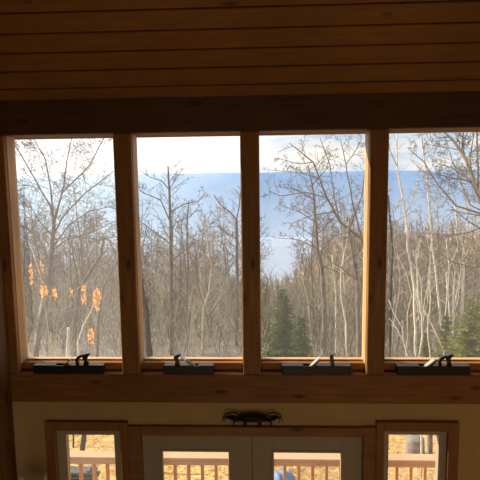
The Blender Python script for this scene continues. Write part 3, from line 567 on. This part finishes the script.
 {'name': 'pale_sapling', 'label': 'low pale forked stems at the bottom left of the rightmost window', 'bark': 'barkp', 'twig': 'barkp', 'base': (4.311, 10.5, -1.956), 'strands': [([(4.311, 10.5, -2.106), (4.311, 10.5, -1.06), (4.154, 10.5, -0.52), (3.916, 10.5, -0.104), (3.74, 10.5, 0.133)], 0.0227, 0.0114), ([(4.185, 10.5, -0.58), (4.131, 10.549, -0.178), (3.876, 10.599, 0.284), (3.766, 10.648, 0.628)], 0.0164, 0.0092)], 'seed': 200, 'kw': {'nsub': 5, 'lenf': 0.25}}]
for h in HEROES:
    hero(h['name'],h['label'],M[h['bark']],M[h['twig']],h['base'],h['strands'],h['seed'],**h['kw'])

b=MB(); r=random.Random(21)
for k in range(2600):
    y=100+98*r.random(); d=y+4; px=r.uniform(2,490); x=CAMX+d*math.tan(math.atan((px-240)/510.3)-.0425); z=woodedz(x,y); h=r.uniform(5.5,9)
    b.tube([(x,y,z-.3),(x+r.uniform(-.3,.3),y,z+h*.5),(x+r.uniform(-.6,.6),y,z+h)],[.13,.10,.03],3,cap=False)
    for j in range(9):
        t0=r.uniform(.3,.9)*h; a=r.uniform(-1,1); ln=r.uniform(.8,2.4)
        b.tube([(x,y,z+t0),(x+a*ln*.6,y+r.uniform(-.5,.5),z+t0+ln*.6),(x+a*ln*.9,y+r.uniform(-.5,.5),z+t0+ln*1.15)],[.06,.045,.025],3,cap=False)
tag(b.build('distant_woods',M['barkh']),'fuzzy pinkish brown bare woods covering the far hillside','woods',None,'stuff')
# woods further down the slope: a few kinds, copied
r=random.Random(77)
PROT=[]
for k in range(10):
    H=r.uniform(8.5,11.5); tr,br=proto_tree(100+k,H,r.uniform(.07,.14),.017,limbs=11+k%4,crown=.22+.2*r.random(),maxl=2,tw=5)
    mats=[('barkg','barkb'),('barkw','barkw'),('barkb','barkb'),('barkd','barkg'),('barkw','barkb')][k%5]
    PROT.append((tr.mesh('trunk',M[mats[0]]),br.mesh('branches',M[mats[1]])))
FAR=[]
for k in range(6):
    H=r.uniform(9.5,13); tr,br=proto_tree(300+k,H,r.uniform(.09,.14),.022,limbs=13,crown=.25,maxl=2,tw=6)
    n=len(tr.v); tr.v+=br.v; tr.f+=[tuple(i+n for i in f) for f in br.f]; tr.sm+=br.sm
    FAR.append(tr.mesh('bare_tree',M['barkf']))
def pxcol(x,y): return 240+510.3*math.tan(math.atan2(x-CAMX,y-CAMY)+.0425)
WIN=['the hazy leftmost window','the second window from left','the spruce window','the rightmost window']
def winof(px): return 0 if px<126 else 1 if px<250 else 2 if px<376 else 3
def skyline(px,far):
    a,b_=[(168,232),(196,246),(238,272),(182,232),(198,236)][0 if px<126 else 1 if px<256 else 2 if px<306 else 3 if px<376 else 4]
    return (180-r.uniform(a,b_)-(22 if far else 0))/510.3
cnt=0; tries=0
while cnt<118 and tries<4000:
    tries+=1
    y=16+40*r.random()**.9; d=y+4; px=r.uniform(5,492)
    x=CAMX+d*math.tan(math.atan((px-240)/510.3)-.0425)
    if 255<px<300 and r.random()<.85: continue
    if 130<px<250 and y<22 and r.random()<.6: continue
    k=r.randrange(10); s=r.uniform(.75,1.12)
    if 262<px<330: s*=.8
    s=max(.33,min(s*1.1,(skyline(px,0)*d+4.14-gz(x,y))/10.5))
    t=empty('bare_tree',(x,y,gz(x,y)),r.random()*6.28); t.scale=(s,s,s)
    tag(t,'slender leafless tree in the woods behind %s'%WIN[winof(px)],'tree','woods behind %s'%WIN[winof(px)])
    for nm,me in zip(('trunk','branches'),PROT[k]):
        o=bpy.data.objects.new(nm,me); C.objects.link(o); o.parent=t
    cnt+=1
cnt=0
while cnt<150:
    y=50+75*r.random(); d=y+4; px=r.uniform(3,492)
    x=CAMX+d*math.tan(math.atan((px-240)/510.3)-.0425)
    if 255<px<292 and r.random()<.7: continue
    s=r.uniform(.85,1.25)*(1 if y<70 else 1+ (y-70)*.02)
    s=max(.4,min(s,(skyline(px,1)*d+4.14-gz(x,y))/11.5))
    o=bpy.data.objects.new('bare_tree',FAR[r.randrange(6)]); C.objects.link(o)
    o.location=(x,y,gz(x,y)); o.rotation_euler=(0,0,r.random()*6.28); o.scale=(s,s,s)
    tag(o,'distant faint leafless tree far down the slope behind %s'%WIN[winof(px)],'tree','distant trees behind %s'%WIN[winof(px)])
    cnt+=1
for k in range(14):
    y=r.uniform(11.5,19); d=y+4; px=[r.uniform(388,478),r.uniform(388,478),r.uniform(328,362)][(0,1,0,1,2)[k%5]]
    x=CAMX+d*math.tan(math.atan((px-240)/510.3)-.0425); z=gz(x,y); n=7; q=[]; ph=r.uniform(0,6); H=r.uniform(3.5,6)
    for i in range(n): u=i/(n-1); q.append((x+.10*math.sin(ph+u*5)+(r.uniform(-.5,.5)*u*.5),y+.1*u,z-.1+H*u))
    side='between the white trunks of the rightmost window' if px>380 else 'right of the grey trunk in the spruce window'
    hero('pale_sapling','thin wavy pale sapling %s'%side,M['barkp'],M['barkw'],(x,y,z),[(q,r.uniform(.022,.035),.008)],500+k,nsub=5,lenf=.3,group='pale saplings %s'%side)
# underbrush: uncountable thin stems
for seed,mat,lab,cnt in((9,'brush','tangle of thin pale sunlit brush covering the wooded slope',3600),(10,'brushd','darker thin grey stems mixed through the pale brush',2600)):
    b=MB(); r=random.Random(seed)
    for k in range(cnt):
        y=9+62*r.random()**1.25; d=y+4; px=r.uniform(2,490)
        x=CAMX+d*math.tan(math.atan((px-240)/510.3)-.0425)
        if (px<250 and y<16.5 and k%2) or (262<px<306 and y<19) or (436<px and y<14): continue
        h=r.uniform(.8,3.6) if y>14 else r.uniform(.4,1.3)
        rad=max(.004,.00052*d)*r.uniform(.5,1.5)
        q=strand(r,Vector((x,y,gz(x,y)-.1)),Vector((r.uniform(-.4,.4),r.uniform(-.2,.2),1)),h,4,.16,.03)
        b.tube(q,[rad,rad*.9,rad*.8,rad*.65,rad*.45],3,cap=False)
        for j in range(4):
            p,dd=lerp_at(q,r.uniform(.25,.95)); q2=strand(r,p,dd+rvec(r)*.9,h*.35,2,.25,.03); b.tube(q2,[rad*.7,rad*.6,rad*.4],3,cap=False)
    tag(b.build('undergrowth',M[mat]),lab,'undergrowth',None,'stuff')
# leaf litter near the deck
b=MB()
for k in range(9000):
    y=2.3+10*r.random()**1.4; x=r.uniform(-.75,.7)*(y+4); z=gz(x,y)+r.uniform(.005,.05); a=r.random()*6.28; s=r.uniform(.02,.05)
    ux,uy=math.cos(a)*s,math.sin(a)*s; tz=r.uniform(-.03,.04)
    b.add([(x-ux,y-uy,z),(x+uy*.5,y-ux*.5,z+tz),(x+ux,y+uy,z+tz*.5),(x-uy*.5,y+ux*.5,z)],[(0,1,2,3)])
tag(b.build('leaf_litter',M['litter']),'bright tan fallen leaves scattered on the ground past the railing','leaves',None,'stuff')

# conifers
def conifer(name,label,loc,H,W,mat,seed,n=26,dens=1.0):
    r=random.Random(seed); t=tag(empty(name,loc),label,'evergreen')
    b=MB(); b.tube([(0,0,-.3),(0.02,0,H*.5),(0,0,H)],[.07*H/5,.045*H/5,.008],7); b.build('trunk',M['barkd'],t)
    b=MB()
    for i in range(n):
        k=i/(n-1); z=H*(.04+.94*k); ln0=W*(1-k)**.85+.08
        for j in range(int((9-4*k)*dens)):
            a=r.random()*6.28; ln=ln0*r.uniform(.6,1.15); dr=r.uniform(-.35,.15)
            base=Vector((0,0,z)); tip=Vector((math.cos(a)*ln,math.sin(a)*ln,z+dr*ln+.05)); side=Vector((-math.sin(a),math.cos(a),0))
            m=int(5+ln*9)
            for q in range(m):
                f=(q+.6)/m; p=base.lerp(tip,f); p.z-=.10*ln*math.sin(f*PI)
                wd=(.10+.24*ln*(1-f))*r.uniform(.7,1.2)
                for sg in(-1,1):
                    e=p+side*sg*wd+(tip-base).normalized()*wd*.8+Vector((0,0,r.uniform(-.08,.04)))
                    w2=(e-p).cross(Vector((0,0,1))); 
                    if w2.length<1e-5: continue
                    w2=w2.normalized()*.022*max(1,ln)+Vector((0,0,r.uniform(-.02,.02)))
                    b.add([p-w2,p+w2,e],[(0,1,2)])
    b.build('foliage',mat,t); return t
conifer('spruce_tree','dark green spruce at the lower left of the third window',(0.883,15.000,-2.891),2.875,1.006,M['needle'],5,dens=1.5)
conifer('young_spruce','small young spruce right of the big dark green one',(1.485,14.000,-2.649),1.821,0.494,M['needle'],6,n=18,dens=1.4)
conifer('hemlock_tree','olive green hemlock at the lower right of the last window',(6.276,11.000,-2.169),2.705,1.235,M['needle2'],7,n=24,dens=1.3)
conifer('hemlock_seedling','low olive evergreen tuft behind the pale stems in the last window',(5.552,13.000,-2.536),1.422,0.467,M['needle2'],12,n=13,dens=1.3)
conifer('young_hemlock','low olive evergreen sapling left of the larger hemlock',(5.934,12.000,-2.434),2.150,0.565,M['needle2'],8,n=16,dens=1.3)
conifer('distant_evergreen','faint evergreen at the lower right of the white-sky window',(-2.468,38.000,-7.304),-0.480,1.071,M['needle'],9,n=16)

# orange glass reflections, added as leaf clusters on invented saplings
def glint_cluster(label,base,pts,clusters,seed):
    r=random.Random(seed); t=tag(empty('reflection_glints',base),label,'reflection','orange glass reflections'); off=Vector(base)
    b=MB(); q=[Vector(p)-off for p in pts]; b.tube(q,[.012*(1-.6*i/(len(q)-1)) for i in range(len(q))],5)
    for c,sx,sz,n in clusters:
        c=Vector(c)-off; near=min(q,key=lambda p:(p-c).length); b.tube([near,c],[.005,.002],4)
    b.build('stem',M['barkw'],t)  # invented stem that carries the glints
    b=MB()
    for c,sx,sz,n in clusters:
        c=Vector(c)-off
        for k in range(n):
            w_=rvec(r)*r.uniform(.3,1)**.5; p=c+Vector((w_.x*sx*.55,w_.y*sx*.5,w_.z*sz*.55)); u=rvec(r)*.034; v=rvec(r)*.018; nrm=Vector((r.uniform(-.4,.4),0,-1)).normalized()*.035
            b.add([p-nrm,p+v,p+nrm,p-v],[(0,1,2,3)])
    b.build('leaves',M['copper'],t)  # orange quads standing in for reflections in the glass
glint_cluster('orange glass reflections along the left grey trunk, shaped as sapling leaf patches',(-4.306, 6.0, -1.302),[(-4.306, 6.0, -1.4020000000000001), (-4.305, 6.0, 1.135), (-4.352, 6.0, 1.764), (-4.404, 6.0, 2.281), (-4.523, 6.0, 2.692)],[((-4.341, 6.0, 1.951), 0.157, 0.235, 60), ((-4.588, 6.0, 2.303), 0.059, 0.431, 34), ((-4.354, 6.0, 2.425), 0.059, 0.314, 14), ((-4.116, 6.0, 1.908), 0.078, 0.235, 26)],1)
glint_cluster('bright orange glass reflections in front of the bent trunk, shaped as sapling leaf patches',(-3.601, 6.5, -1.34),[(-3.601, 6.5, -1.4400000000000002), (-3.531, 6.5, 0.763), (-3.443, 6.5, 1.248), (-3.443, 6.5, 1.728), (-3.555, 6.5, 2.075)],[((-3.424, 6.5, 1.663), 0.185, 0.494, 110), ((-3.7, 6.5, 1.751), 0.103, 0.412, 40), ((-3.593, 6.5, 0.83), 0.144, 0.371, 60), ((-3.979, 6.5, 1.796), 0.082, 0.206, 14)],2)

# things on the ground past the railing

def yard_trunk(label,pts,r0,mat):
    base=(pts[0][0],pts[0][1],gz(pts[0][0],pts[0][1])); t=tag(empty('bare_tree',base),label,'tree'); off=Vector(base)
    b=MB(); q=[Vector(pts[0])-off]+[Vector(p)-off for p in pts[1:]]; q[0].z=-.1
    b.tube(q,[r0,r0*.9,r0*.8,r0*.6][:len(q)],9); b.build('trunk',mat,t)
    b=MB(); r=random.Random(int(r0*9999)); sub(b,r,q[1:],r0*.6,6,.3,1,1,.008,.3,.8,.05); b.build('branches',mat,t)

yard_trunk('dark leaning trunk seen through the left sidelight above the railing',[(-3.371, 5.0, -1.005), (-3.294, 5.0, -0.624), (-3.188, 5.0, -0.011), (-3.093, 5.0, 0.38)],0.053,M['barkd'])
yard_trunk('thin bright birch trunk seen through the right sidelight',[(2.759, 4.2, -0.757), (2.736, 4.2, -0.223), (2.713, 4.2, 0.303), (2.688, 4.2, 0.615)],0.018,M['barkp'])
yard_trunk('grey trunk right of the bright birch in the right sidelight',[(3.097, 4.8, -1.113), (3.08, 4.8, -0.541), (3.063, 4.8, 0.024), (3.072, 4.8, 0.303)],0.052,M['barkg'])
yard_trunk('small dark stem at the far left of the left sidelight',[(-3.762, 5.6, -1.285), (-3.738, 5.6, -1.029), (-3.732, 5.6, -0.71), (-3.701, 5.6, -0.499)],0.019,M['barkd'])

b=MB(); r=random.Random(3)
b.lathe([(0,-.1),(.21,-.1),(.19,.05),(.175,.2),(.17,.36),(.155,.375),(0,.372)],n=18,fn=lambda a,i:.0)
tag(b.build('tree_stump',M['stone'],loc=(3.035,5.5,gz(3.035,5.5))),'squat grey stump seen through the right sidelight above the railing','stump')


b=MB(); n=20
vs=[];xs_=[i/n for i in range(n+1)]
b.add([(-.20+.40*u,-.2+.4*v,.20*(math.sin(PI*min(1,max(0,u)))**.5)*(math.sin(PI*v)**.4)+.02*math.sin(u*19+v*7)) for v in xs_ for u in xs_],[(j*(n+1)+i,j*(n+1)+i+1,(j+1)*(n+1)+i+1,(j+1)*(n+1)+i) for j in range(n) for i in range(n)],True)
tag(b.build('tarp_bundle',M['tarp'],loc=(0.339+.06,3.6,gz(0.339,3.6))),'rounded blue tarp bundle on leaves seen through the right door leaf','tarp')


t=tag(empty('lumber_stack',(-2.771-.13,3.65,gz(-2.771,3.65))),'stack of grey weathered boards seen low through the left sidelight','lumber')
for k in range(5):
    b=MB(); b.bbox(-.5+.03*(k%2),.32-.04*(k%3),-.10,.10,.07*k,.07*k+.042,.004); b.box(-.40,-.36,-.08,.08,.07*k+.042,.07*k+.07); b.box(.16,.20,-.08,.08,.07*k+.042,.07*k+.07); b.build('board',M['grey_lumber'],t)


# ------------------------------------------------------------------ sky, sun, added fill light, camera
W=bpy.data.worlds.new('sky'); bpy.context.scene.world=W; W.use_nodes=True; nt=W.node_tree; nt.nodes.clear()
out=nt.nodes.new('ShaderNodeOutputWorld'); bg=nt.nodes.new('ShaderNodeBackground'); L(nt,bg.outputs[0],out.inputs[0])
tc=nt.nodes.new('ShaderNodeTexCoord'); sep=nt.nodes.new('ShaderNodeSeparateXYZ'); L(nt,tc.outputs['Generated'],sep.inputs[0])
mp=nt.nodes.new('ShaderNodeMapping'); mp.inputs['Scale'].default_value=(1.6,1.6,5.5); mp.inputs['Location'].default_value=(.35,.1,.2); L(nt,tc.outputs['Generated'],mp.inputs[0])
cl=noise(nt,mp.outputs[0],2.6,6,.6)
sky=ramp(nt,sep.outputs['Z'],[(.0,(.62,.78,.95)),(.12,(.42,.64,.92)),(.6,(.20,.42,.80))])
cloud=ramp(nt,cl,[(.40,(0,0,0)),(.56,(1,1,1))])
col=mixc(nt,cloud,sky,(1.08,1.05,1.02))
sd=Vector((-math.sin(SUN_AZ)*math.cos(SUN_EL),math.cos(SUN_AZ)*math.cos(SUN_EL),math.sin(SUN_EL)))
dp=nt.nodes.new('ShaderNodeVectorMath'); dp.operation='DOT_PRODUCT'; L(nt,tc.outputs['Generated'],dp.inputs[0]); dp.inputs[1].default_value=sd
gl=nt.nodes.new('ShaderNodeMapRange'); gl.interpolation_type='SMOOTHSTEP'; gl.inputs[1].default_value=.30; gl.inputs[2].default_value=.60; L(nt,dp.outputs['Value'],gl.inputs[0])
col=mixc(nt,gl.outputs[0],col,(1.5,1.46,1.42))
L(nt,col,bg.inputs[0]); bg.inputs[1].default_value=1.0
sl=bpy.data.lights.new('sun','SUN'); sl.energy=8.5; sl.angle=.009; sl.color=(1,.86,.66)
so=bpy.data.objects.new('sun',sl); C.objects.link(so); so.rotation_euler=sd.to_track_quat('Z','Y').to_euler(); so.location=(-8,8,9)
al=bpy.data.lights.new('fill_light','AREA'); al.shape='RECTANGLE'; al.size=3.5; al.size_y=1.5; al.energy=30.0; al.color=(1,.80,.52)  # unseen area light added behind the camera to brighten the dark interior
ao=bpy.data.objects.new('fill_light',al); C.objects.link(ao); ao.location=(.4,-5.2,1.6)
ao.rotation_euler=(Vector((.4,-5.2,1.6))-Vector((0,0,3.4))).to_track_quat('Z','Y').to_euler()

cam=bpy.data.cameras.new('camera'); co=bpy.data.objects.new('camera',cam); C.objects.link(co)
cam.sensor_width=36; cam.sensor_fit='HORIZONTAL'; cam.lens=510.3/480*36; cam.clip_end=9000; cam.clip_start=.05
p,yw,rl=.117,.0425,-.0131
fwd=Vector((-math.sin(yw)*math.cos(p),math.cos(yw)*math.cos(p),-math.sin(p))); rt=Vector((math.cos(yw),math.sin(yw),0)); up=rt.cross(fwd)
a=math.cos(rl)*rt+math.sin(rl)*up; u=-math.sin(rl)*rt+math.cos(rl)*up
mt=Matrix.Identity(4)
for i in range(3): mt[i][0]=a[i]; mt[i][1]=u[i]; mt[i][2]=-fwd[i]
mt.translation=Vector((CAMX,CAMY,4.14)); co.matrix_world=mt
sc=bpy.context.scene; sc.camera=co
sc.view_settings.view_transform='Standard'; sc.view_settings.look='None'; sc.view_settings.exposure=0
sc.cycles.max_bounces=10; sc.cycles.diffuse_bounces=4; sc.cycles.transparent_max_bounces=24; sc.cycles.sample_clamp_indirect=4
sc.cycles.use_denoising=True
